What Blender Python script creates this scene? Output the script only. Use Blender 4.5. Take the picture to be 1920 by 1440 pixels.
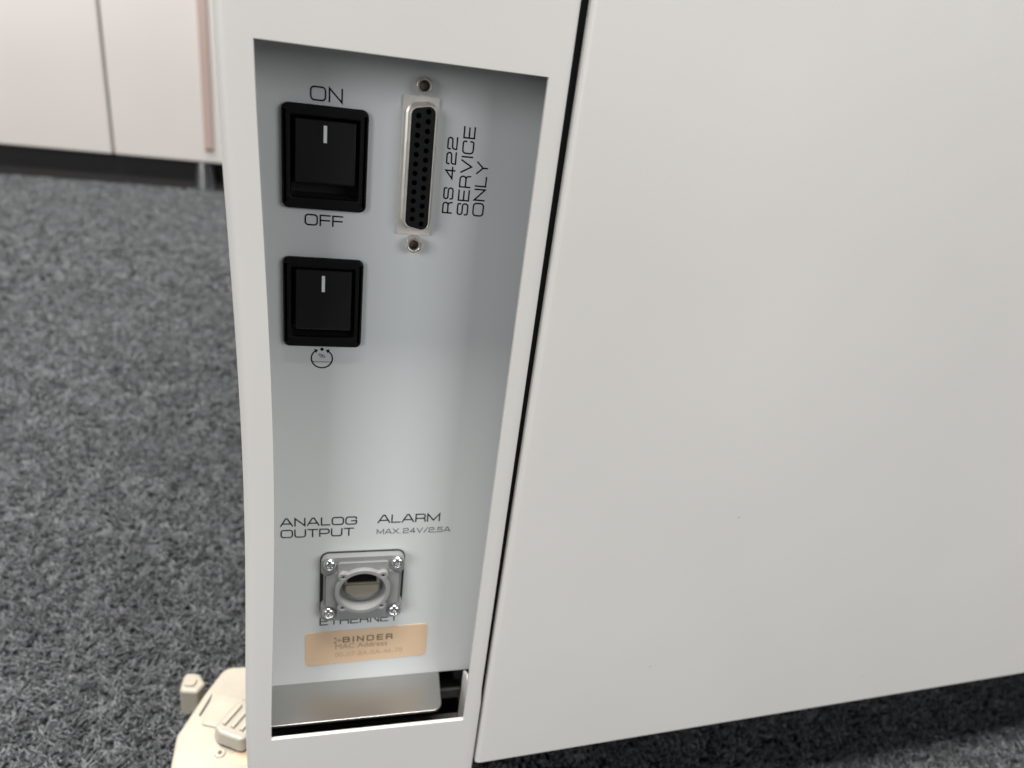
import bpy, bmesh, math, random
import numpy as np
from mathutils import Matrix, Vector
random.seed(7)
sc = bpy.context.scene
for o in list(bpy.data.objects): bpy.data.objects.remove(o)

# ------------------------------------------------------------------ camera
# Coordinates are in millimetres: x along the chamber side, y into it (0 = face of
# the cover), z measured from lens height. W() turns them into metres over the carpet.
EYE = 350.0
def W(x, y, z): return Vector((x*.001, y*.001, (z+EYE)*.001))
cd = bpy.data.cameras.new('camera'); cam = bpy.data.objects.new('camera', cd)
sc.collection.objects.link(cam); sc.camera = cam
cd.sensor_fit = 'HORIZONTAL'; cd.sensor_width = 36; cd.lens = 36*1320/1920
cd.clip_start = .01; cd.clip_end = 100
r_ = Vector((0.96732529, -0.22194537, 0.12256442))
d_ = Vector((0.01621216, -0.42827942, -0.90350092))
f_ = Vector((0.25301966, 0.87596632, -0.4106873))
m = Matrix((r_, -d_, -f_)).transposed().to_4x4(); m.translation = W(0, -196.7, 0)
cam.matrix_world = m
cd.dof.use_dof = True; cd.dof.focus_distance = .225; cd.dof.aperture_fstop = 11.0

# ------------------------------------------------------------------ light
wd = bpy.data.worlds.new('World'); sc.world = wd; wd.use_nodes = True
bg = wd.node_tree.nodes['Background']
bg.inputs[0].default_value = (.95, .98, 1.0, 1); bg.inputs[1].default_value = .045
def area(name, loc, target, sx, sy, power, col):
    l = bpy.data.lights.new(name, 'AREA'); l.shape = 'RECTANGLE'; l.size = sx; l.size_y = sy
    l.energy = power; l.color = col
    o = bpy.data.objects.new(name, l); sc.collection.objects.link(o)
    o.location = loc
    o.rotation_euler = (Vector(target)-Vector(loc)).to_track_quat('-Z', 'Y').to_euler()
    return o
area('low_front_light', (-2.0, -1.8, .95), (0, 0, .25), 1.5, 1.1, 30, (.985, .99, 1.0))  # daylight of the window at front left
area('low_front_light', (1.6, -2.2, 1.05), (0, 0, .25), 1.5, 1.1, 23, (.985, .99, 1.0))  # unseen low source added at right front, lifts the recess's upper left
area('ceiling_lamp', (-.1, -.42, 2.5), (-.1, -.30, 0), 1.6, .4, 108, (1, .96, .905))
area('ceiling_lamp', (-.9, .9, 2.5), (-.7, .8, 0), 1.2, .6, 98, (1, .96, .91))
vs = sc.view_settings
vs.view_transform = 'Standard'; vs.look = 'None'; vs.exposure = 0.0; vs.gamma = 1.0
sc.render.resolution_x = 1024; sc.render.resolution_y = 768

# ------------------------------------------------------------------ materials
MATS = {}
def mat(name, col, rough=.5, metal=0.0, bump=None, var=0.0, varscale=30.0, spec=.5, rvar=0.0, coat=0.0):
    """bump = (scale, strength, distance)"""
    mt = bpy.data.materials.new(name); mt.use_nodes = True
    nt = mt.node_tree; b = nt.nodes['Principled BSDF']
    b.inputs['Base Color'].default_value = (*col, 1); b.inputs['Roughness'].default_value = rough
    b.inputs['Metallic'].default_value = metal; b.inputs['Specular IOR Level'].default_value = spec
    b.inputs['Coat Weight'].default_value = coat
    tc = nt.nodes.new('ShaderNodeTexCoord')
    def noise(scale, detail=4):
        n = nt.nodes.new('ShaderNodeTexNoise'); n.inputs['Scale'].default_value = scale
        n.inputs['Detail'].default_value = detail
        nt.links.new(tc.outputs['Object'], n.inputs['Vector']); return n
    if var > 0:
        n = noise(varscale); r = nt.nodes.new('ShaderNodeValToRGB')
        r.color_ramp.elements[0].position = .3; r.color_ramp.elements[1].position = .7
        r.color_ramp.elements[0].color = (*[c*(1-var) for c in col], 1)
        r.color_ramp.elements[1].color = (*[min(1, c*(1+var)) for c in col], 1)
        nt.links.new(n.outputs['Fac'], r.inputs['Fac']); nt.links.new(r.outputs['Color'], b.inputs['Base Color'])
    if rvar > 0:
        n = noise(varscale*2.3, 6); mr = nt.nodes.new('ShaderNodeMapRange')
        mr.inputs['From Min'].default_value = .3; mr.inputs['From Max'].default_value = .7
        mr.inputs['To Min'].default_value = rough-rvar; mr.inputs['To Max'].default_value = rough+rvar
        nt.links.new(n.outputs['Fac'], mr.inputs['Value']); nt.links.new(mr.outputs['Result'], b.inputs['Roughness'])
    if bump:
        n = noise(bump[0], 3); bp = nt.nodes.new('ShaderNodeBump')
        bp.inputs['Strength'].default_value = bump[1]; bp.inputs['Distance'].default_value = bump[2]
        nt.links.new(n.outputs['Fac'], bp.inputs['Height']); nt.links.new(bp.outputs['Normal'], b.inputs['Normal'])
    MATS[name] = mt
    return mt

def paint(name, col):
    """powder coat: orange peel, faint smudges, a few tiny chips"""
    mt = mat(name, col, rough=.42, bump=(1000, .055, .0003), var=.028, varscale=8, rvar=.08)
    nt = mt.node_tree; b = nt.nodes['Principled BSDF']
    tc = [n for n in nt.nodes if n.type == 'TEX_COORD'][0]
    v = nt.nodes.new('ShaderNodeTexVoronoi'); v.inputs['Scale'].default_value = 42
    nt.links.new(tc.outputs['Object'], v.inputs['Vector'])
    lt = nt.nodes.new('ShaderNodeMath'); lt.operation = 'LESS_THAN'; lt.inputs[1].default_value = .027
    nt.links.new(v.outputs['Distance'], lt.inputs[0])
    sep = nt.nodes.new('ShaderNodeSeparateColor'); nt.links.new(v.outputs['Color'], sep.inputs[0])
    lt2 = nt.nodes.new('ShaderNodeMath'); lt2.operation = 'LESS_THAN'; lt2.inputs[1].default_value = .30
    nt.links.new(sep.outputs[0], lt2.inputs[0])
    mul = nt.nodes.new('ShaderNodeMath'); mul.operation = 'MULTIPLY'
    nt.links.new(lt.outputs[0], mul.inputs[0]); nt.links.new(lt2.outputs[0], mul.inputs[1])
    sc_ = nt.nodes.new('ShaderNodeMath'); sc_.operation = 'MULTIPLY'; sc_.inputs[1].default_value = .30
    nt.links.new(mul.outputs[0], sc_.inputs[0])
    mx = nt.nodes.new('ShaderNodeMix'); mx.data_type = 'RGBA'
    src = b.inputs['Base Color'].links[0].from_socket
    nt.links.new(sc_.outputs[0], mx.inputs['Factor']); nt.links.new(src, mx.inputs['A'])
    mx.inputs['B'].default_value = (.16, .16, .165, 1)
    nt.links.new(mx.outputs['Result'], b.inputs['Base Color'])
    return mt

paint('cover_paint', (.70, .69, .665))
mat('panel_paint', (.735, .76, .76), rough=.33, bump=(900, .05, .0002), var=.012, varscale=14, rvar=.04)
mat('black_plastic', (.005, .005, .0055), rough=.5, bump=(1400, .12, .0002), rvar=.06, varscale=60, spec=.18)
mat('rocker_plastic', (.0075, .0075, .008), rough=.48, bump=(1400, .10, .0002), rvar=.05, varscale=60, spec=.25)
mat('white_print', (.93, .94, .95), rough=.5)
mat('black_print', (.006, .006, .007), rough=.6, spec=.15)
mat('faded_print', (.10, .10, .105), rough=.55)
mat('brown_print', (.20, .135, .08), rough=.55)
mat('faint_brown_print', (.40, .28, .18), rough=.55)
mat('faintest_brown_print', (.58, .42, .275), rough=.55)
mat('sticker', (.80, .58, .385), rough=.42, var=.03, varscale=40, bump=(300, .05, .0002))
mat('nickel', (.80, .765, .70), rough=.40, metal=.7, var=.05, varscale=90, rvar=.08)
mat('tin_plate', (.92, .88, .81), rough=.33, metal=.35, var=.03, varscale=90, rvar=.06)
mat('bright_zinc', (.74, .76, .76), rough=.24, metal=1, rvar=.05, varscale=300)
mat('steel_sheet', (.39, .39, .38), rough=.36, metal=1, var=.02, varscale=18)
mat('insert_plastic', (.006, .0065, .007), rough=.5, bump=(1500, .12, .0002), spec=.25)
mat('thread', (.20, .17, .14), rough=.4, metal=1, bump=(3000, .6, .0003))
mat('contact_dark', (.05, .045, .04), rough=.4, metal=1)
mat('cast_grey', (.285, .29, .29), rough=.42, bump=(1200, .14, .0003), var=.03, varscale=80)
mat('jack_metal', (.40, .365, .29), rough=.38, metal=.35, var=.04, varscale=80)
mat('gold', (.60, .45, .18), rough=.3, metal=1)
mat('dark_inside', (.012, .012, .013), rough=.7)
mat('gasket', (.03, .03, .03), rough=.7)
mat('seam_shade_black', (.008, .008, .009), rough=.7, spec=.15)  # near-black that paints the shade in the seam
mat('bracket_grey', (.07, .07, .068), rough=.5)
mat('cream_plastic', (.40, .368, .305), rough=.42, var=.07, varscale=70, bump=(700, .08, .0003))
mat('translucent_grip', (.38, .36, .31), rough=.25, var=.03, varscale=60)
mat('tan_mark', (.55, .42, .30), rough=.6)
mat('cabinet_white', (.57, .545, .53), rough=.3, var=.02, varscale=6)
mat('cabinet_brown', (.40, .31, .285), rough=.35, var=.05, varscale=5)
mat('plinth_dark', (.035, .033, .033), rough=.6)
mat('chrome', (.7, .7, .7), rough=.2, metal=1)

# ------------------------------------------------------------------ helpers
COL = sc.collection
def prop(o, label=None, cat=None, group=None, kind=None):
    if label: o['label'] = label
    if cat: o['category'] = cat
    if group: o['group'] = group
    if kind: o['kind'] = kind
    return o
ORG = {}
def thing(name, label, cat, x, y, z):
    o = bpy.data.objects.new(name, None); COL.objects.link(o); o.location = W(x, y, z)
    o.empty_display_size = .02
    ORG[o.name] = o.location.copy()
    return prop(o, label, cat)
def obj(name, bm, material, parent=None, smooth=True, bevel=None, solid=None, angle=35, segs=3, recalc=True):
    """bm has vertices in mm; becomes ONE mesh object in metres, local to its thing"""
    root = parent
    while root is not None and root.parent is not None: root = root.parent
    off = ORG[root.name] if root is not None else Vector((0, 0, 0))
    for v in bm.verts: v.co = W(*v.co) - off
    if recalc: bmesh.ops.recalc_face_normals(bm, faces=bm.faces[:])
    me = bpy.data.meshes.new(name); bm.to_mesh(me); bm.free()
    me.materials.append(MATS[material])
    if smooth:
        for p in me.polygons: p.use_smooth = True
        try: me.set_sharp_from_angle(angle=math.radians(angle))
        except Exception: pass
    o = bpy.data.objects.new(name, me); COL.objects.link(o)
    if parent is not None: o.parent = parent
    if solid:
        md = o.modifiers.new('solid', 'SOLIDIFY'); md.thickness = solid*.001; md.offset = -1; md.use_even_offset = True
    if bevel:
        md = o.modifiers.new('bevel', 'BEVEL'); md.width = bevel*.001; md.segments = segs
        md.limit_method = 'ANGLE'; md.angle_limit = math.radians(40); md.harden_normals = True
        md.miter_outer = 'MITER_ARC'
    return o

def box(bm, x0, x1, y0, y1, z0, z1):
    v = [bm.verts.new(c) for c in ((x0,y0,z0),(x1,y0,z0),(x1,y1,z0),(x0,y1,z0),(x0,y0,z1),(x1,y0,z1),(x1,y1,z1),(x0,y1,z1))]
    for f in ((0,3,2,1),(4,5,6,7),(0,1,5,4),(1,2,6,5),(2,3,7,6),(3,0,4,7)): bm.faces.new([v[i] for i in f])
    return v
def loop_plate(bm, outer, holes, y0, y1, back=True):
    """flat plate in x-z with an outline and through holes, from y0 (front) to y1"""
    rings = {}
    for y in (y0, y1):
        vs_, es = [], []
        for lp in [outer]+holes:
            r = [bm.verts.new((p[0], y, p[1])) for p in lp]; vs_.append(r)
            for i in range(len(r)): es.append(bm.edges.new((r[i], r[(i+1) % len(r)])))
        rings[y] = vs_
        if y == y0 or back:
            bmesh.ops.triangle_fill(bm, use_beauty=True, use_dissolve=False, edges=es, normal=(0, -1, 0))
    for a, b in zip(rings[y0], rings[y1]):
        n = len(a)
        for i in range(n): bm.faces.new((a[i], a[(i+1) % n], b[(i+1) % n], b[i]))
def circ(cx, cz, r, n=24, ph=0): return [(cx+r*math.cos(ph+2*math.pi*i/n), cz+r*math.sin(ph+2*math.pi*i/n)) for i in range(n)]
def fillet(pts, closed=False, n=6):
    """pts: (x, z) or (x, z, radius)"""
    out = []; N = len(pts)
    for i, p in enumerate(pts):
        r = p[2] if len(p) > 2 else 0
        if r <= 0 or (not closed and i in (0, N-1)): out.append((p[0], p[1])); continue
        a = Vector(pts[i-1][:2]); b = Vector(p[:2]); c = Vector(pts[(i+1) % N][:2])
        u = (a-b).normalized(); w = (c-b).normalized()
        ang = u.angle(w)
        t = min(r/math.tan(ang/2), (a-b).length*.499, (c-b).length*.499); rr = t*math.tan(ang/2)
        cen = b+(u+w).normalized()*(rr/math.sin(ang/2))
        s = b+u*t; e = b+w*t
        a0 = math.atan2(s.y-cen.y, s.x-cen.x); a1 = math.atan2(e.y-cen.y, e.x-cen.x)
        da = (a1-a0+math.pi) % (2*math.pi)-math.pi
        for k in range(n+1):
            q = a0+da*k/n; out.append((cen.x+rr*math.cos(q), cen.y+rr*math.sin(q)))
    return out
def rrect(x0, x1, z0, z1, r, n=6): return fillet([(x0,z0,r),(x1,z0,r),(x1,z1,r),(x0,z1,r)], True, n)
def lathe(bm, cx, cz, prof, n=28):
    """prof: (radius, y) from rim to centre, axis along y"""
    rings = []
    for r, y in prof:
        if r < 1e-6: rings.append([bm.verts.new((cx, y, cz))])
        else: rings.append([bm.verts.new((cx+r*math.cos(2*math.pi*i/n), y, cz+r*math.sin(2*math.pi*i/n))) for i in range(n)])
    for a, b in zip(rings, rings[1:]):
        for i in range(n):
            j = (i+1) % n
            if len(b) == 1: bm.faces.new((a[i], a[j], b[0]))
            else: bm.faces.new((a[i], a[j], b[j], b[i]))

# ------------------------------------------------------------------ lettering (wide squarish stroke letters)
R4 = .30
GL = {
'O': (1.30, [('c', [(0,0,R4),(1.3,0,R4),(1.3,1,R4),(0,1,R4)])]),
'N': (1.12, [('o', [(0,0),(0,1),(1.12,0),(1.12,1)])]),
'F': (1.05, [('o', [(0,0),(0,1),(1.05,1)]), ('o', [(0,.5),(1.0,.5)])]),
'E': (1.02, [('o', [(1.02,0),(0,0),(0,1),(1.02,1)]), ('o', [(0,.5),(.95,.5)])]),
'R': (1.12, [('o', [(0,0),(0,1),(1.08,1,R4),(1.08,.43,R4),(0,.43)]), ('o', [(.78,.43),(1.05,.36,.12),(1.10,0)])]),
'S': (1.12, [('o', [(1.1,.74),(1.1,1,R4),(0,1,R4),(0,.53,.24),(1.12,.53,.24),(1.12,0,R4),(0,0,R4),(0,.26)])]),
'4': (1.12, [('o', [(.8,0),(.8,1),(0,.26),(1.12,.26)])]),
'2': (1.12, [('o', [(0,.72),(0,1,R4),(1.1,1,R4),(1.1,.5,.26),(0,.47,.26),(0,0),(1.12,0)])]),
'5': (1.12, [('o', [(1.08,1),(.05,1),(.02,.56),(1.12,.62,.28),(1.12,0,R4),(0,0,R4),(0,.22)])]),
'V': (1.2, [('o', [(0,1),(.6,0),(1.2,1)])]),
'I': (.0, [('o', [(0,0),(0,1)])]),
'C': (1.15, [('o', [(1.15,.70),(1.15,1,R4),(0,1,R4),(0,0,R4),(1.15,0,R4),(1.15,.30)])]),
'L': (.95, [('o', [(0,1),(0,0),(.95,0)])]),
'Y': (1.15, [('o', [(0,1),(.575,.42),(1.15,1)]), ('o', [(.575,.42),(.575,0)])]),
'A': (1.32, [('o', [(0,0),(.56,1),(.76,1),(1.32,0)]), ('o', [(.19,.30),(1.13,.30)])]),
'G': (1.25, [('o', [(1.22,.72),(1.22,1,R4),(0,1,R4),(0,0,R4),(1.25,0,R4),(1.25,.47),(.68,.47)])]),
'U': (1.22, [('o', [(0,1),(0,0,R4),(1.22,0,R4),(1.22,1)])]),
'T': (1.1, [('o', [(0,1),(1.1,1)]), ('o', [(.55,1),(.55,0)])]),
'P': (1.1, [('o', [(0,0),(0,1),(1.1,1,R4),(1.1,.38,R4),(0,.38)])]),
'M': (1.4, [('o', [(0,0),(0,1),(.7,.12),(1.4,1),(1.4,0)])]),
'X': (1.15, [('o', [(0,0),(1.15,1)]), ('o', [(0,1),(1.15,0)])]),
'H': (1.12, [('o', [(0,0),(0,1)]), ('o', [(1.12,0),(1.12,1)]), ('o', [(0,.5),(1.12,.5)])]),
'D': (1.2, [('c', [(0,0),(1.2,0,.34),(1.2,1,.34),(0,1)])]),
'B': (1.15, [('c', [(0,0),(1.15,0,.25),(1.15,.52,.2),(1.1,.52,.2),(1.1,1,.25),(0,1)]), ('o', [(0,.52),(1.1,.52)])]),
'/': (.75, [('o', [(0,-.05),(.75,1.05)])]),
'.': (.0, [('o', [(0,0),(0,.06)])]),
',': (.05, [('o', [(-.06,-.16),(.03,.1)])]),
'%': (1.3, [('c', [(0,.5,.12),(.5,.5,.12),(.5,1,.12),(0,1,.12)]), ('c', [(.8,0,.12),(1.3,0,.12),(1.3,.5,.12),(.8,.5,.12)]), ('o', [(.3,0),(1.0,1)])]),
}
def ribbon(bm, pts, w, y, closed):
    n = len(pts); h = w/2
    P_ = [Vector(p) for p in pts]
    if not closed:
        P_[0] = P_[0]+(P_[0]-P_[1]).normalized()*h*.9; P_[-1] = P_[-1]+(P_[-1]-P_[-2]).normalized()*h*.9
    L, Rr = [], []
    for i in range(n):
        a = P_[i-1] if (i > 0 or closed) else None; c = P_[(i+1) % n] if (i < n-1 or closed) else None
        b = P_[i]
        t0 = (b-a).normalized() if a is not None else (c-b).normalized()
        t1 = (c-b).normalized() if c is not None else t0
        n0 = Vector((-t0.y, t0.x)); n1 = Vector((-t1.y, t1.x)); mm = n0+n1
        if mm.length < 1e-4: mm = n0
        mm.normalize(); k = h/max(.35, mm.dot(n0))
        L.append(bm.verts.new((b.x+mm.x*k, y, b.y+mm.y*k))); Rr.append(bm.verts.new((b.x-mm.x*k, y, b.y-mm.y*k)))
    for i in range(n if closed else n-1):
        j = (i+1) % n; bm.faces.new((L[i], Rr[i], Rr[j], L[j]))
def layout(s, gap=.34, space=.75):
    x = 0; out = []
    for ch in s:
        if ch == ' ': x += space; continue
        w, st = GL[ch]; out.append((x, st)); x += w+gap
    return out, x-gap
def stroke_text(bm, s, x0, x1, z0, z1, w, y, turn=False, gap=.34, space=.75):
    """fills the box from (x0, z0) to (x1, z1); turn = reads upwards with letter tops to -x"""
    gl, tot = layout(s, gap, space)
    for gx, st in gl:
        for typ, pts in st:
            q = fillet([tuple([p[0]+gx, p[1]]+list(p[2:])) for p in pts], typ == 'c', 5)
            if turn: q = [(x1-(x1-x0)*b, z0+(z1-z0)*a/tot) for a, b in q]
            else: q = [(x0+(x1-x0)*a/tot, z0+(z1-z0)*b) for a, b in q]
            ribbon(bm, q, w, y, typ == 'c')
def font_text(bm, s, x0, x1, z0, h, y):
    cu = bpy.data.curves.new('tmp', 'FONT'); cu.body = s; cu.resolution_u = 3
    to = bpy.data.objects.new('tmp', cu); COL.objects.link(to)
    bpy.context.view_layer.update()
    me = bpy.data.meshes.new_from_object(to.evaluated_get(bpy.context.evaluated_depsgraph_get()))
    xs = [v.co.x for v in me.vertices]; ys = [v.co.y for v in me.vertices]
    lo, hi = min(xs), max(xs); top = max(ys)
    vv = [bm.verts.new((x0+(v.co.x-lo)/(hi-lo)*(x1-x0), y, z0+v.co.y/top*h)) for v in me.vertices]
    for p in me.polygons:
        try: bm.faces.new([vv[i] for i in p.vertices])
        except ValueError: pass
    bpy.data.objects.remove(to); bpy.data.meshes.remove(me)

# ------------------------------------------------------------------ carpet
nb = bmesh.new()
q = [nb.verts.new(c) for c in ((-4000,-2500,-EYE),(4000,-2500,-EYE),(4000,4000,-EYE),(-4000,4000,-EYE))]; nb.faces.new(q)
def carpet_mat(name, scale, strength, dist, lo, mid, hi):
    cm = bpy.data.materials.new(name); cm.use_nodes = True; nt = cm.node_tree; b = nt.nodes['Principled BSDF']
    b.inputs['Roughness'].default_value = .95; b.inputs['Specular IOR Level'].default_value = .15
    tc = nt.nodes.new('ShaderNodeTexCoord')
    v = nt.nodes.new('ShaderNodeTexVoronoi'); v.inputs['Scale'].default_value = scale
    n = nt.nodes.new('ShaderNodeTexNoise'); n.inputs['Scale'].default_value = scale*.8; n.inputs['Detail'].default_value = 6
    nt.links.new(tc.outputs['Object'], v.inputs['Vector']); nt.links.new(tc.outputs['Object'], n.inputs['Vector'])
    sp = nt.nodes.new('ShaderNodeSeparateColor'); nt.links.new(v.outputs['Color'], sp.inputs[0])
    mx = nt.nodes.new('ShaderNodeMath'); mx.operation = 'MULTIPLY_ADD'; mx.inputs[1].default_value = .45
    ad = nt.nodes.new('ShaderNodeMath'); ad.operation = 'MULTIPLY'; ad.inputs[1].default_value = .55
    nt.links.new(n.outputs['Fac'], ad.inputs[0]); nt.links.new(sp.outputs[0], mx.inputs[0]); nt.links.new(ad.outputs[0], mx.inputs[2])
    r = nt.nodes.new('ShaderNodeValToRGB'); e = r.color_ramp.elements
    e[0].position = .15; e[0].color = (*lo, 1); e[1].position = .85; e[1].color = (*hi, 1)
    k = e.new(.5); k.color = (*mid, 1)
    nt.links.new(mx.outputs[0], r.inputs['Fac']); nt.links.new(r.outputs['Color'], b.inputs['Base Color'])
    bp = nt.nodes.new('ShaderNodeBump'); bp.inputs['Strength'].default_value = strength; bp.inputs['Distance'].default_value = dist
    nt.links.new(mx.outputs[0], bp.inputs['Height']); nt.links.new(bp.outputs['Normal'], b.inputs['Normal'])
    MATS[name] = cm
carpet_mat('carpet', 130, .8, .004, (.020,.021,.0225), (.040,.042,.045), (.090,.094,.10))
fl = obj('carpet_floor', nb, 'carpet', smooth=False); prop(fl, kind='structure')
# pile: short bent yarn ends in clumps, each clump with its own shade and lean
rng = np.random.default_rng(5)
pv, pf, ps = [], [], []
def pile(x0, x1, y0, y1, step, per, hgt, rad, keep=None):
    gx, gy = np.meshgrid(np.arange(x0, x1, step), np.arange(y0, y1, step))
    c = np.stack([gx.ravel(), gy.ravel()], 1); c += rng.uniform(-.5, .5, c.shape)*step
    if keep is not None: c = c[keep(c)]
    n = len(c)
    wave = lambda k, a, b: np.sin(c[:, 0]*k+a+1.7*np.sin(c[:, 1]*k*.8+b))*np.sin(c[:, 1]*k*1.1+b+1.3*np.sin(c[:, 0]*k*.9+a))
    shade = np.clip(.45+.16*wave(.33, 1, 2)+.13*wave(.12, 4, .5)+rng.normal(0, .15, n), .03, 1)
    lean = rng.normal(0, .40, (n, 2)); hh = rng.uniform(.6, 1.15, n)
    c = np.repeat(c, per, 0); shade = np.repeat(shade, per)+rng.normal(0, .05, n*per)
    lean = np.repeat(lean, per, 0)+rng.normal(0, .45, (n*per, 2)); hh = np.repeat(hh, per)*rng.uniform(.75, 1.15, n*per)*hgt
    c = c+rng.normal(0, .36, c.shape)*step
    N = len(c); r = rad*rng.uniform(.75, 1.3, N); ph = rng.uniform(0, 6.28, N); curl = rng.normal(0, .5, (N, 2))
    V = np.zeros((N, 7, 3))
    for k in range(3):
        a = ph+k*2.0944
        V[:, k, 0] = c[:, 0]+r*np.cos(a); V[:, k, 1] = c[:, 1]+r*np.sin(a); V[:, k, 2] = 0
        V[:, 3+k, 0] = c[:, 0]+lean[:, 0]*hh*.6+r*1.05*np.cos(a+.5); V[:, 3+k, 1] = c[:, 1]+lean[:, 1]*hh*.6+r*1.05*np.sin(a+.5); V[:, 3+k, 2] = hh*.68
    V[:, 6, 0] = c[:, 0]+(lean[:, 0]+curl[:, 0]*.6)*hh; V[:, 6, 1] = c[:, 1]+(lean[:, 1]+curl[:, 1]*.6)*hh; V[:, 6, 2] = hh
    V[:, :, 2] += .2
    F = np.array([(0,1,4),(0,4,3),(1,2,5),(1,5,4),(2,0,3),(2,3,5),(3,4,6),(4,5,6),(5,3,6)])
    base = sum(len(v) for v in pv)
    pf.append((F[None]+(np.arange(N)*7)[:, None, None]+base).reshape(-1, 3))
    V = V.reshape(-1, 3)*.001
    pv.append(V); ps.append(np.repeat(np.clip(shade, .02, 1), 7))
vis = lambda c: c[:, 0] > -.40*c[:, 1]-150
pile(-330, -15, 15, 430, 4.2, 8, 4.6, .72, vis)
pile(-15, 560, -60, 100, 4.2, 8, 4.6, .72)
pile(-470, -35, 430, 800, 5.0, 7, 4.8, .95, vis)
pile(-760, -80, 800, 1560, 8.0, 6, 5.0, 1.6, vis)
V = np.concatenate(pv); F = np.concatenate(pf); S = np.concatenate(ps)
me = bpy.data.meshes.new('carpet_pile')
me.vertices.add(len(V)); me.vertices.foreach_set('co', V.ravel())
me.loops.add(F.size); me.loops.foreach_set('vertex_index', F.ravel().astype(np.int32))
me.polygons.add(len(F)); me.polygons.foreach_set('loop_start', (np.arange(len(F))*3).astype(np.int32))
me.polygons.foreach_set('use_smooth', np.ones(len(F), bool))
me.update(calc_edges=True)
at = me.attributes.new('yarn', 'FLOAT', 'POINT'); at.data.foreach_set('value', S.astype(np.float32))
ym = bpy.data.materials.new('carpet_yarn'); ym.use_nodes = True; nt = ym.node_tree; b = nt.nodes['Principled BSDF']
b.inputs['Roughness'].default_value = .9; b.inputs['Specular IOR Level'].default_value = .1
b.inputs['Sheen Weight'].default_value = .35; b.inputs['Sheen Roughness'].default_value = .5; b.inputs['Sheen Tint'].default_value = (.9, .95, 1, 1)
an = nt.nodes.new('ShaderNodeAttribute'); an.attribute_name = 'yarn'
cr = nt.nodes.new('ShaderNodeValToRGB'); e = cr.color_ramp.elements
e[0].position = .05; e[0].color = (.026, .0275, .030, 1); e[1].position = .95; e[1].color = (.135, .141, .150, 1)
k = e.new(.5); k.color = (.052, .0545, .0595, 1)
nt.links.new(an.outputs['Fac'], cr.inputs['Fac']); nt.links.new(cr.outputs['Color'], b.inputs['Base Color'])
me.materials.append(ym)
po = bpy.data.objects.new('carpet_pile', me); COL.objects.link(po)
prop(po, 'grey carpet pile of short flecked tufts covering the floor', 'carpet', kind='stuff')

# ------------------------------------------------------------------ the chamber
ch = thing('climate_chamber', 'pale grey metal chamber with recessed panel of black switches and sockets', 'chamber', 300, 300, -EYE)

# front cover: folded sheet with the tall opening; its slim left rail is bowed inwards
def bow(z):
    t = (z+2)/(-241.5)
    return 2.75*math.sin(math.pi*min(1, max(0, t)))**1.35
OL, OR_, OT, OB = -18.6, 55.5, -2.0, -243.5
prof = [(-28.0, 68, 1), (-28.0, 30, 1), (-28.0, 3.2, 1)]
for k in range(1, 8):
    a = math.pi/2*k/7; prof.append((-28.0+3.2*(1-math.cos(a)), 3.2*(1-math.sin(a)), 1))
prof += [(-21.5, 0, 1), (OL, 0, 1)]
iL = len(prof)-1
prof += [(-5, 0, 0), (20, 0, 0), (40, 0, 0), (OR_, 0, 0)]
iR = len(prof)-1
prof += [(58.5, 0, 0), (60.7, 0, 2), (61.35, .28, 2), (61.62, .95, 2), (61.7, 7, 2)]
zs = [260, 180, 100, 60, 30, 10, OT] + [OT+(OB-OT)*k/30 for k in range(1, 30)] + [OB, -255, -270, -288]
bm = bmesh.new(); G = []
for z in zs:
    row = []
    for x, y, f in prof:
        xx = x
        if f == 1: xx += bow(z)
        if f == 2 and z < -229: xx += .5
        row.append(bm.verts.new((xx, y, z)))
    G.append(row)
for j in range(len(zs)-1):
    inside = zs[j] <= OT+1e-6 and zs[j+1] >= OB-1e-6
    for i in range(len(prof)-1):
        if inside and iL <= i < iR: continue
        bm.faces.new((G[j][i], G[j+1][i], G[j+1][i+1], G[j][i+1]))
for f in bm.faces: f.normal_update()
cover = obj('front_cover', bm, 'cover_paint', ch, bevel=.45, solid=1.5, recalc=False)
cover['label'] = 'pale grey sheet metal cover with a tall opening and a bowed narrow left rail'

# smooth side panel to the right, leaning back by 2.6 degrees
ca, sa = math.cos(math.radians(2.6)), math.sin(math.radians(2.6))
bm = bmesh.new()
pp = [(0, 9), (0, 5), (0, 1.9)]
for k in range(1, 8):
    a = math.pi/2*k/7; pp.append((1.9*(1-math.cos(a)), 1.9*(1-math.sin(a))))
pp += [(8, 0), (40, 0), (120, 0), (300, 0), (620, 0)]
zz = [-270.9+22*0, -268.9, -250, -150, -50, 50, 150, 260]
rows = []
def edge_x(z): return 63.35+(z+271)/290*1.4
for z in zz:
    rows.append([bm.verts.new((edge_x(z)+s*ca-y*sa, s*sa+y*ca, z)) for s, y in pp])
for a, b in zip(rows, rows[1:]):
    for i in range(len(pp)-1): bm.faces.new((a[i], a[i+1], b[i+1], b[i]))
# folded bottom hem
hem = [bm.verts.new((edge_x(-271)+s*ca-max(y, 0)*sa, s*sa+max(y, 14)*ca, -271.0)) for s, y in pp]
for i in range(len(pp)-1): bm.faces.new((hem[i], hem[i+1], rows[0][i+1], rows[0][i]))
for f in bm.faces: f.normal_update()
side = obj('side_panel', bm, 'cover_paint', ch, bevel=.5, recalc=False)
side['label'] = 'wide plain pale grey side panel'

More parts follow.
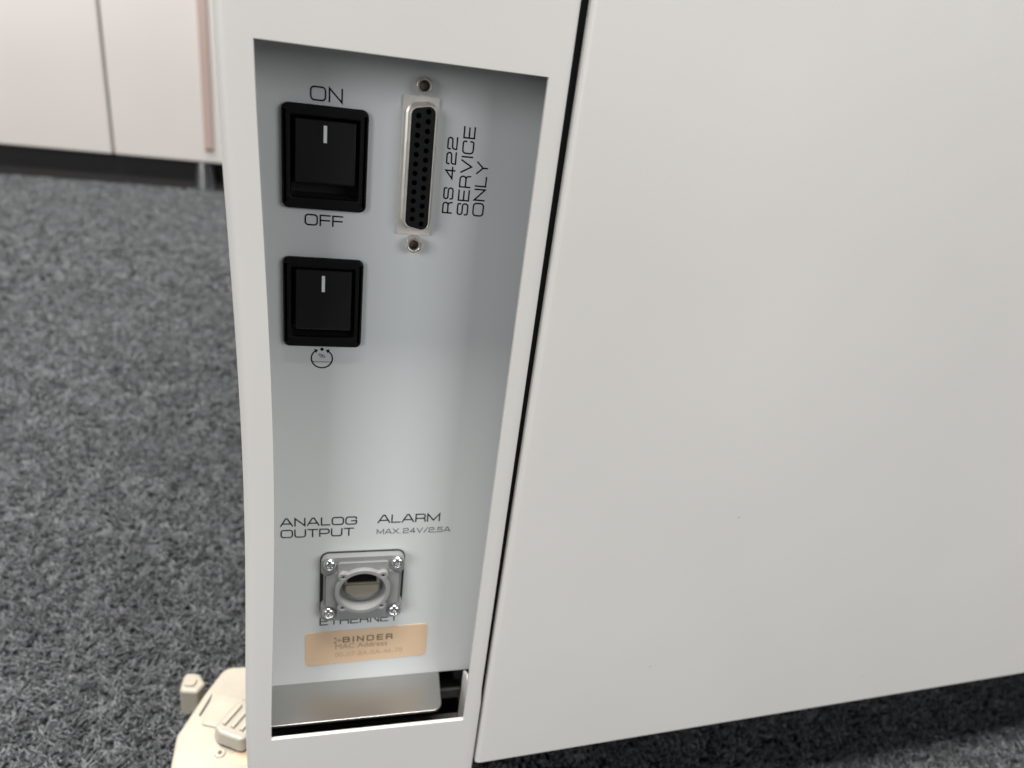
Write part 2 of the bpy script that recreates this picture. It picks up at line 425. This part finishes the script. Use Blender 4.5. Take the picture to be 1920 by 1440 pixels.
bm = bmesh.new(); box(bm, -24, 680, 70, 620, -285, 255)
obj('body', bm, 'dark_inside', ch, smooth=False)
bm = bmesh.new(); box(bm, -24, 64, 26.5, 69, -287.5, -284)
obj('floor_plate', bm, 'dark_inside', ch, smooth=False)
for fx in (30, 620):
    for fy in (240, 560):
        bm = bmesh.new(); bmesh.ops.create_cone(bm, cap_ends=True, segments=24, radius1=26, radius2=20, depth=65)
        for v in bm.verts: v.co += Vector((fx, fy, -EYE+32.5))
        obj('foot', bm, 'plinth_dark', ch)

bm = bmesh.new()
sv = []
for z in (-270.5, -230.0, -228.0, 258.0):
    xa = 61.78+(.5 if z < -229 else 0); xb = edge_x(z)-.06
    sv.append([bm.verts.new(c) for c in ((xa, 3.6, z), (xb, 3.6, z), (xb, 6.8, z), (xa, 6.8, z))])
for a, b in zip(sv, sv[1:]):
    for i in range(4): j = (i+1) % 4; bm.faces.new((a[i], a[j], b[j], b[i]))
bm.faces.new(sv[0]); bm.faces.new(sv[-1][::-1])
obj('seam_shade', bm, 'seam_shade_black', ch, smooth=False)  # black strip added as the shade inside the open seam

# inner panel
PY = 25.0
bm = bmesh.new()
holes = [circ(14.3, -190.2, 10.2, 40), rrect(21.5, 29.4, -50.6, -13.8, 2), rrect(-12.3, 8.6, -44.0, -19.4, .5, 3), rrect(-12.3, 8.6, -88.3, -63.7, .5, 3)]
loop_plate(bm, [(-25, -242.6), (72, -242.6), (72, 250), (-25, 250)], holes, PY, PY+1.2)
panel = obj('inner_panel', bm, 'panel_paint', ch)
panel['label'] = 'smooth blue grey recessed panel with printed lettering'
bm = bmesh.new(); box(bm, -24, 73.4, PY+26, PY+27, -268, 250); box(bm, 72.2, 73.4, 11.5, PY+26, -268, 250)
obj('backing', bm, 'dark_inside', ch, smooth=False)

PR = PY-.05
def letter(s, *a, material='black_print', parent=panel, y=PR, **k):
    b_ = bmesh.new(); stroke_text(b_, s, *a, y, **k)
    return obj('lettering', b_, material, parent, smooth=False, recalc=False)
letter('ON', -6.0, 2.6, -16.0, -12.5, .46)
letter('OFF', -7.4, 3.5, -51.6, -48.55, .46)
letter('RS 422', 33.95, 36.7, -44.8, -22.2, .46, turn=True, gap=.36, space=.62)
letter('SERVICE', 38.6, 41.8, -45.0, -18.8, .46, turn=True)
letter('ONLY', 43.6, 46.8, -45.0, -28.6, .46, turn=True)
letter('ANALOG', -15.8, 11.2, -162.9, -159.7, .50, gap=.30)
letter('OUTPUT', -15.7, 10.2, -168.0, -164.8, .50, gap=.30)
letter('ALARM', 19.2, 42.4, -162.7, -159.4, .50, gap=.26)
letter('MAX. 24V/2,5A', 19.0, 47.0, -167.9, -165.8, .30, material='faded_print', gap=.36, space=.35)
letter('ETHERNET', -1.4, 29.2, -211.5, -208.0, .50, gap=.34)
# humidity symbol: ring of two arrows, dot, percent sign and wavy water line
bm = bmesh.new()
cx, cz, rr = -2.05, -95.75, 3.35
ribbon(bm, [(cx+rr*math.cos(a), cz+rr*math.sin(a)) for a in [math.radians(128+284*k/48) for k in range(49)]], .46, PR, False)
for sgn in (-1, 1):
    a = math.radians(90-sgn*33); tip = Vector((cx+sgn*rr*.36, cz+rr*.90))
    b0 = Vector((cx+rr*math.cos(a)*1.02, cz+rr*math.sin(a)*.98)); d = (tip-b0).normalized(); n_ = Vector((-d.y, d.x))
    vs3 = [bm.verts.new((p.x, PR-.01, p.y)) for p in (tip, b0+n_*.8-d*.35, b0-n_*.8-d*.35)]; bm.faces.new(vs3)
vv = [bm.verts.new((x, PR, z)) for x, z in circ(cx, -92.45, .55, 16)]; bm.faces.new(vv)
stroke_text(bm, '%', -3.0, -1.15, -95.45, -94.1, .15, PR)
ribbon(bm, [(-4.9+5.7*k/24, -96.95+.12*math.sin(k*1.35)) for k in range(25)], .15, PR, False)
obj('symbol', bm, 'black_print', panel, smooth=False, recalc=False)

# sticker
bm = bmesh.new(); loop_plate(bm, fillet([(-7.0,-233.0,1.8),(42.1,-231.7,1.8),(41.8,-214.4,1.8),(-7.2,-215.4,1.8)], True, 5), [], PY-.16, PY-.01)
stick = obj('sticker', bm, 'sticker', ch, smooth=False); stick['label'] = 'peach coloured maker sticker'
SY = PY-.20
def tilt(bm, a=.8, ox=7, oz=-220):
    for v in bm.verts:
        v.co.z += (v.co.x-ox)*math.tan(math.radians(a))
bm = bmesh.new(); stroke_text(bm, 'BINDER', 7.8, 27.4, -221.3, -218.8, .52, SY, gap=.85); tilt(bm, .3)
obj('lettering', bm, 'brown_print', stick, smooth=False, recalc=False)
bm = bmesh.new()
for q4 in (((4.2,-218.5),(5.1,-218.9),(5.0,-219.5),(4.2,-219.2)), ((4.2,-221.8),(5.1,-221.4),(5.0,-220.8),(4.2,-221.1)),
           ((4.9,-219.9),(5.5,-220.15),(4.9,-220.4)), ((5.6,-219.2),(6.2,-219.9),(7.0,-220.0),(7.0,-220.35),(6.2,-220.4),(5.6,-221.1),(5.9,-220.15))):
    bm.faces.new([bm.verts.new((x, SY, z)) for x, z in q4])
obj('emblem', bm, 'brown_print', stick, smooth=False, recalc=False)
bm = bmesh.new(); font_text(bm, 'MAC Address', 4.7, 25.6, -224.8, 2.6, SY); tilt(bm, .4)
obj('lettering', bm, 'faint_brown_print', stick, smooth=False, recalc=False)
bm = bmesh.new(); font_text(bm, '00-07-8A-0A-46-70', 4.6, 32.0, -229.2, 2.5, SY); tilt(bm, .3)
obj('lettering', bm, 'faintest_brown_print', stick, smooth=False, recalc=False)

# rocker switches
def rocker_switch(dz, lab, mark_z, low):
    x0, x1, z0, z1 = -14.0, 10.3, -46.6+dz, -17.2+dz
    bm = bmesh.new()
    loop_plate(bm, rrect(x0, x1, z0, z1, 2.0), [rrect(-11.5, 7.85, z0+3.55, z1-3.1, .5, 3)], PY-2.0, PY-.03)
    s = obj('rocker_switch', bm, 'black_plastic', ch, bevel=.6); s['label'] = lab
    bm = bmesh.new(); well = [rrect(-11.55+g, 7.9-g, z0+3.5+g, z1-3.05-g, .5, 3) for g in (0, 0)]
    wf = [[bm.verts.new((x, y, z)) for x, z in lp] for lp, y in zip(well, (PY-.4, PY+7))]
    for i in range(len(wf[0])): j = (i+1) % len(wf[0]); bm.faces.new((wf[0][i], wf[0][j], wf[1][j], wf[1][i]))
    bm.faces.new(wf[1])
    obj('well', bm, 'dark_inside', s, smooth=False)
    # rocker: one long face leaning forward at the foot, then a short undercut foot
    xa, xb = -10.3, 6.85
    zt = z1-4.3; zb = z0+low
    sec = [(PY+4, zt+.5), (PY-.9, zt+.3), (PY-1.6, (zt*.55+zb*.45)), (PY-2.9, zb+.2), (PY-2.6, zb-.35), (PY+4, zb-1.6)]
    bm = bmesh.new()
    a = [bm.verts.new((xa, y, z)) for y, z in sec]; b = [bm.verts.new((xb, y, z)) for y, z in sec]
    bm.faces.new(a); bm.faces.new(b[::-1])
    for i in range(len(sec)): j = (i+1) % len(sec); bm.faces.new((a[i], a[j], b[j], b[i]))
    obj('rocker', bm, 'rocker_plastic', s, bevel=.35)
    # white bar printed on the rocker face, on its slope
    def face_y(z):
        (ya, za), (yb, zb_) = sec[1], sec[2]
        return ya+(yb-ya)*(z-za)/(zb_-za)
    ta, tb_ = mark_z; n_ = -.07
    bm = bmesh.new()
    vv = [bm.verts.new((x, face_y(z)+n_, z)) for x, z in ((-2.35,ta),(-1.4,ta),(-1.4,tb_),(-2.35,tb_))]; bm.faces.new(vv)
    obj('marking', bm, 'white_print', s, smooth=False, recalc=False)
rocker_switch(0, 'upper black rocker switch between the words ON and OFF', (-27.3, -22.6), 8.2)
rocker_switch(-44.3, 'lower black rocker switch above the ring symbol', (-72.3, -67.2), 6.6)

# 25-way serial socket
K = (221.7-4.5)/221.7
bm = bmesh.new()
loop_plate(bm, rrect(19.95, 30.3, -52.2, -11.75, .25, 2), [rrect(21.9, 29.2, -50.2, -14.0, 2)], PY-1.1, PY-.03)
sock = obj('serial_socket', bm, 'tin_plate', ch, bevel=.1); sock['label'] = 'upright metal socket with two rows of contact holes'
def dshape(g, r):
    xl, xr = 22.35-g, 28.75+g; t = 1.15
    return fillet([(xl, -48.7-g+t*.2, r), (xr, -49.9-g, r), (xr, -13.9+g, r), (xl, -15.1+g-t*.2, r)], True, 6)
# shell: flares from a rounded root at the plate to a straight D-shaped rim
bm = bmesh.new()
secs = [(dshape(1.55, 3.3), PY-1.12), (dshape(.95, 2.7), PY-1.45), (dshape(.72, 2.4), PY-2.0), (dshape(.66, 2.3), PY-4.6), (dshape(.28, 2.0), PY-4.6), (dshape(.26, 2.0), PY-1.0)]
rg = [[bm.verts.new((x, y, z)) for x, z in s] for s, y in secs]
for a, b in zip(rg, rg[1:]):
    for i in range(len(a)): j = (i+1) % len(a); bm.faces.new((a[i], a[j], b[j], b[i]))
obj('shell', bm, 'nickel', sock, bevel=.12)
pins = [(27.0, -15.45-2.712*k) for k in range(13)]+[(24.15, -16.8-2.712*k) for k in range(12)]
bm = bmesh.new(); loop_plate(bm, dshape(.24, 1.9), [circ(x, z, .80, 14) for x, z in pins], PY-4.3, PY+1.0, back=False)
obj('contact_insert', bm, 'insert_plastic', sock, angle=50)
for x, z in pins:
    b_ = bmesh.new(); lathe(b_, x, z, [(.79, PY-1.2), (.45, PY-1.2), (.45, PY+.8), (0, PY+.8)], 12)
    obj('contact', b_, 'contact_dark', sock)
for cx, cz, sh_ in ((25.45, -8.72, (2.5, 24, .15)), (25.35, -55.0, (2.8, 6, .40))):
    bm = bmesh.new(); loop_plate(bm, circ(cx, cz, *sh_), [circ(cx, cz, 1.5, 20)], PY-3.6, PY-.03)
    sp = obj('jack_screw', bm, 'nickel', sock, bevel=.55)
    bm = bmesh.new(); lathe(bm, cx, cz, [(1.55, PY-2.4), (1.25, PY-2.0), (1.2, PY-.6), (0, PY-.6)], 20)
    obj('threaded_bore', bm, 'thread', sp)

# round network socket on a cast flange
fx0, fx1, fz0, fz1 = -1.4, 29.9, -206.4, -175.8; fcx = (fx0+fx1)/2; fcz = -190.3
bm = bmesh.new(); loop_plate(bm, rrect(fx0-.35, fx1+.35, fz0-.2, fz1+.45, 3.4), [circ(fcx, fcz, 9.6, 32)], PY-.55, PY-.03)
net = obj('network_socket', bm, 'gasket', ch); net['label'] = 'round network socket in a square grey cast flange'
i_ = .95
out = fillet([(fx0,fz0,3.0),(fx1,fz0,3.0),(fx1,fz0+7.2,.8),(fx1-i_,fz0+8.4,.8),(fx1-i_,fz1-7.6,.8),(fx1,fz1-6.4,.8),(fx1,fz1,3.0),(fx0,fz1,3.0),(fx0,fz1-6.4,.8),(fx0+i_,fz1-7.6,.8),(fx0+i_,fz0+8.4,.8),(fx0,fz0+7.2,.8)], True, 6)
bm = bmesh.new(); loop_plate(bm, out, [circ(fcx, fcz, 9.3, 40)], PY-3.4, PY-.55)
obj('flange', bm, 'cast_grey', net, bevel=.45)
# raised field between the screws
bm = bmesh.new()
o2 = fillet([(fx0+6.2,fz0+1.6,1.2),(fx1-6.2,fz0+1.6,1.2),(fx1-6.2,fz0+6.8,1.6),(fx1-1.9,fz0+8.6,1),(fx1-1.9,fz1-8.0,1),(fx1-6.2,fz1-6.2,1.6),(fx1-6.2,fz1-2.0,1.2),(fx0+6.2,fz1-2.0,1.2),(fx0+6.2,fz1-6.2,1.6),(fx0+1.9,fz1-8.0,1),(fx0+1.9,fz0+8.6,1),(fx0+6.2,fz0+6.8,1.6)], True, 5)
loop_plate(bm, o2, [circ(fcx, fcz, 9.25, 40)], PY-4.3, PY-3.4)
obj('raised_field', bm, 'cast_grey', net, bevel=.5)
# ring with four drilled ears
ring = []
for k in range(120):
    a = 2*math.pi*k/120; r = 10.5
    for q_ in range(4):
        e = math.radians(45+90*q_); dd = math.atan2(math.sin(a-e), math.cos(a-e)); D_ = 10.5; er = 2.0
        if abs(dd) < math.asin(er/D_): r = max(r, D_*math.cos(dd)+math.sqrt(max(0, er*er-(D_*math.sin(dd))**2)))
    ring.append((fcx+r*math.cos(a), fcz+r*math.sin(a)))
eh = [circ(fcx+10.55*math.cos(math.radians(45+90*k)), fcz+10.55*math.sin(math.radians(45+90*k)), .62, 12) for k in range(4)]
bm = bmesh.new(); loop_plate(bm, ring, [circ(fcx, fcz, 8.7, 48)]+eh, PY-6.4, PY-4.3)
rg_ = obj('ring', bm, 'cast_grey', net, bevel=.35)
for k in range(4):
    a = math.radians(45+90*k); b_ = bmesh.new(); lathe(b_, fcx+10.55*math.cos(a), fcz+10.55*math.sin(a), [(.66, PY-4.7), (0, PY-4.7)], 12)
    obj('ear_hole', b_, 'dark_inside', net)
# funnel wall inside the ring
bm = bmesh.new(); lathe(bm, fcx, fcz, [(8.72, PY-6.0), (8.5, PY-4.0), (8.2, PY-1.0), (7.9, PY+3.0), (7.8, PY+14)], 48)
obj('funnel', bm, 'cast_grey', net)
# jack inside: lower block and open mouth with contacts above
jx0, jx1 = 7.5, 20.9; JF = PY-2.6
jo = fillet([(jx0+3.6,-195.9,2.5),(jx1-3.6,-195.9,2.5),(jx1,-192.6,1.2),(jx1,-182.6,.4),(jx1-3.4,-182.0,.4),(jx0+3.4,-182.0,.4),(jx0,-182.6,.4),(jx0,-192.6,1.2)], True, 4)
bm = bmesh.new(); loop_plate(bm, jo, [[(jx0+.9,-188.9),(jx1-1.2,-188.9),(jx1-1.2,-182.7),(jx0+.9,-182.7)]], JF, PY+10)
jk = obj('jack', bm, 'jack_metal', net, bevel=.3)
bm = bmesh.new(); box(bm, jx0+.8, jx1-1.1, PY+6, PY+6.5, -189.0, -182.6); obj('mouth', bm, 'dark_inside', net, smooth=False)
bm = bmesh.new(); box(bm, jx0+.95, jx1-1.25, JF+.5, PY+6, -188.85, -188.6); obj('mouth_floor', bm, 'dark_inside', net, smooth=False)
for k in range(8):
    x = 14.0-4.2+1.2*k
    bm = bmesh.new(); v = box(bm, x-.28, x+.28, JF+.7, JF+1.1, -187.7, -182.9)
    for p in v[:4]: p.co.y += 3.2
    obj('contact', bm, 'gold', net, smooth=False)
bm = bmesh.new(); loop_plate(bm, circ(fcx, fcz, 8.25, 40), [jo], JF+1.2, JF+2.2)
obj('jack_surround', bm, 'cast_grey', net)
# bottom lip of the jack, slightly proud
bm = bmesh.new(); loop_plate(bm, fillet([(jx0+3.7,-195.3,2.2),(jx1-3.7,-195.3,2.2),(jx1-.4,-192.4,1),(jx1-.4,-189.5,.4),(jx0+.4,-189.5,.4),(jx0+.4,-192.4,1)], True, 4), [], JF-.7, JF-.05)
obj('jack_lip', bm, 'jack_metal', net, bevel=.35)
# cross-head screws
def pan_head(cx, cz, rot):
    bm = bmesh.new(); n, rad = 40, 9; R_ = 2.55; rings = []
    for i in range(rad+1):
        t = i/rad; r = R_*t; row = []
        for k in range(n if i else 1):
            a = 2*math.pi*k/n; x, z = r*math.cos(a), r*math.sin(a)
            y = -1.75*math.sqrt(max(0, 1-(t*.97)**2.6))-.15
            u = x*math.cos(rot)+z*math.sin(rot); w = -x*math.sin(rot)+z*math.cos(rot)
            if (abs(u) < .30 or abs(w) < .30) and r < 1.25: y += .5*(1-r/1.5)
            row.append(bm.verts.new((cx+x, PY-3.4+y, cz+z)))
        rings.append(row)
    for k in range(n): bm.faces.new((rings[0][0], rings[1][k], rings[1][(k+1) % n]))
    for a, b in zip(rings[1:], rings[2:]):
        for k in range(n): j = (k+1) % n; bm.faces.new((a[k], b[k], b[j], a[j]))
    e = [bm.verts.new((v.co.x, PY-3.2, v.co.z)) for v in rings[-1]]
    for k in range(n): j = (k+1) % n; bm.faces.new((rings[-1][k], e[k], e[j], rings[-1][j]))
    obj('screw', bm, 'bright_zinc', net, angle=50)
for cx, cz, r in ((1.9,-178.4,.3), (27.1,-178.6,.9), (1.7,-201.8,0), (27.1,-202.3,.1)): pan_head(cx, cz, r)

# steel shelf under the panel
bm = bmesh.new()
sh = fillet([(-22, 25.9), (48.8, 25.9), (47.4, 5.4, 4.0), (-22, 5.4)], True, 8)
a = [bm.verts.new((x, y, -242.7)) for x, y in sh]; b = [bm.verts.new((x, y, -243.9)) for x, y in sh]
bm.faces.new(a); bm.faces.new(b[::-1])
for i in range(len(sh)): j = (i+1) % len(sh); bm.faces.new((a[i], a[j], b[j], b[i]))
shelf = obj('shelf', bm, 'steel_sheet', ch, bevel=.35); shelf['label'] = 'thin bare steel shelf with a rounded corner'
# light tab by the right edge and dark rails seen below the shelf
bm = bmesh.new()
a = [bm.verts.new((59.9, y, z)) for y, z in ((3, -240.5), (16, -236.0), (22, -240), (22, -266), (3, -266))]
bm.faces.new(a)
obj('fixing_tab', bm, 'cover_paint', ch, solid=1.2, bevel=.3)
bm = bmesh.new(); box(bm, -24, 60, 27, 33, -262, -256.5); obj('rail', bm, 'bracket_grey', ch, bevel=.6)
bm = bmesh.new(); box(bm, -24, 60, 1.8, 26, -272, -270); obj('inner_lip', bm, 'bracket_grey', ch, bevel=.4)

# ------------------------------------------------------------------ cream plastic housing beside the chamber corner
hs = thing('plastic_housing', 'cream moulded plastic housing with ribbed latch on carpet beside chamber corner', 'housing', -60, 60, -EYE)
def prism_z(bm, outl, z0, z1, inset=0):
    c = Vector((sum(p[0] for p in outl)/len(outl), sum(p[1] for p in outl)/len(outl)))
    lo = [bm.verts.new((x, y, z0)) for x, y in outl]
    hi = [bm.verts.new((x+(c.x-x)*inset, y+(c.y-y)*inset, z1)) for x, y in outl]
    bm.faces.new(lo[::-1]); bm.faces.new(hi)
    for i in range(len(outl)): j = (i+1) % len(outl); bm.faces.new((lo[i], lo[j], hi[j], hi[i]))
bm = bmesh.new()
prism_z(bm, fillet([(-66, 14, 6), (-18, 14, 6), (-18, 97, 6), (-50, 99, 7), (-58, 82, 6), (-67, 58, 8)], True, 6), -349, -305, .03)
obj('shell', bm, 'cream_plastic', hs, bevel=2.2, segs=4)
bm = bmesh.new(); prism_z(bm, fillet([(-53.5, 80.5, 1), (-38, 75, 1), (-40, 56, 1), (-56, 62, 1)], True, 3), -305.2, -303.8, .02)
obj('access_lid', bm, 'cream_plastic', hs, bevel=.5)
bm = bmesh.new(); prism_z(bm, [(-54.0, 79.6), (-53.3, 79.2), (-57.3, 67.5), (-58.0, 67.9)], -305.1, -304.3)
obj('slit', bm, 'bracket_grey', hs, smooth=False)
bm = bmesh.new(); prism_z(bm, fillet([(-49.5, 53.5, 2.5), (-46.5, 49.5, 2.5), (-35, 43, 3), (-24, 60, 3), (-37, 69, 2), (-42, 66, 1.5)], True, 4), -304, -296.5, .08)
lt = obj('latch', bm, 'translucent_grip', hs, bevel=1.3)
for k in range(3):
    bm = bmesh.new(); ox = k*4.0; oy = -k*2.2
    prism_z(bm, [(-45.6+ox, 54.2+oy), (-44.0+ox, 53.2+oy), (-37.2+ox, 63.8+oy), (-38.8+ox, 64.8+oy)], -296.7, -295.2, .05)
    obj('rib', bm, 'cream_plastic', lt, bevel=.4)
bm = bmesh.new(); bmesh.ops.create_cone(bm, cap_ends=True, segments=20, radius1=2.6, radius2=2.2, depth=1.0)
for v in bm.verts: v.co += Vector((-45.5, 45.5, -304.7))
sc1 = obj('screw_boss', bm, 'cream_plastic', hs, bevel=.3)
bm = bmesh.new(); bmesh.ops.create_cone(bm, cap_ends=True, segments=12, radius1=.9, radius2=.9, depth=.3)
for v in bm.verts: v.co += Vector((-45.5, 45.5, -304.1))
obj('screw_hole', bm, 'bracket_grey', sc1, smooth=False)
bm = bmesh.new(); prism_z(bm, [(-42, 43), (-40, 40), (-36, 38), (-30, 38), (-31, 44), (-38, 45.5)], -305.05, -304.9)
obj('scuff', bm, 'tan_mark', hs, smooth=False)
bm = bmesh.new(); prism_z(bm, [(-60, 30.5), (-36, 25), (-35.8, 26), (-59.8, 31.5)], -305.1, -304.2)
obj('moulding_line', bm, 'cream_plastic', hs, bevel=.3)
cp = thing('plastic_block', 'small cream plastic block behind the larger cream housing on the carpet', 'block', -70, 113, -EYE)
bm = bmesh.new(); prism_z(bm, fillet([(-76, 107, 3), (-66, 105, 2), (-62.5, 111, 2), (-66.5, 118.5, 3), (-75, 121, 3)], True, 5), -349, -330, .04)
obj('moulding', bm, 'cream_plastic', cp, bevel=1.8)
bm = bmesh.new(); prism_z(bm, fillet([(-74, 110, 1.5), (-68, 109, 1.5), (-67, 114, 1.5), (-73, 116, 1.5)], True, 4), -330.2, -328.9, .05)
obj('raised_pad', bm, 'cream_plastic', cp, bevel=.5)

# ------------------------------------------------------------------ cabinet across the room
cb = thing('background_cabinet', 'blurred white cabinet with a pinkish brown strip standing behind the chamber', 'cabinet', -600, 1600, -EYE)
bm = bmesh.new(); box(bm, -1500, -462, 1555, 2100, -285, 900); obj('left_body', bm, 'cabinet_white', cb, bevel=4)
bm = bmesh.new(); box(bm, -458, 300, 1555, 2100, -285, 900); obj('right_body', bm, 'cabinet_white', cb, bevel=4)
bm = bmesh.new(); box(bm, -274, -255, 1549, 1555, -255, 300); obj('strip', bm, 'cabinet_brown', cb, bevel=2)
bm = bmesh.new(); box(bm, -1480, 280, 1600, 2080, -349, -285); obj('plinth', bm, 'plinth_dark', cb, smooth=False)
for x in (-1300, -760, -280, 180):
    bm = bmesh.new(); bmesh.ops.create_cone(bm, cap_ends=True, segments=20, radius1=26, radius2=20, depth=62)
    for v in bm.verts: v.co += Vector((x, 1580, -318))
    obj('foot', bm, 'chrome', cb)
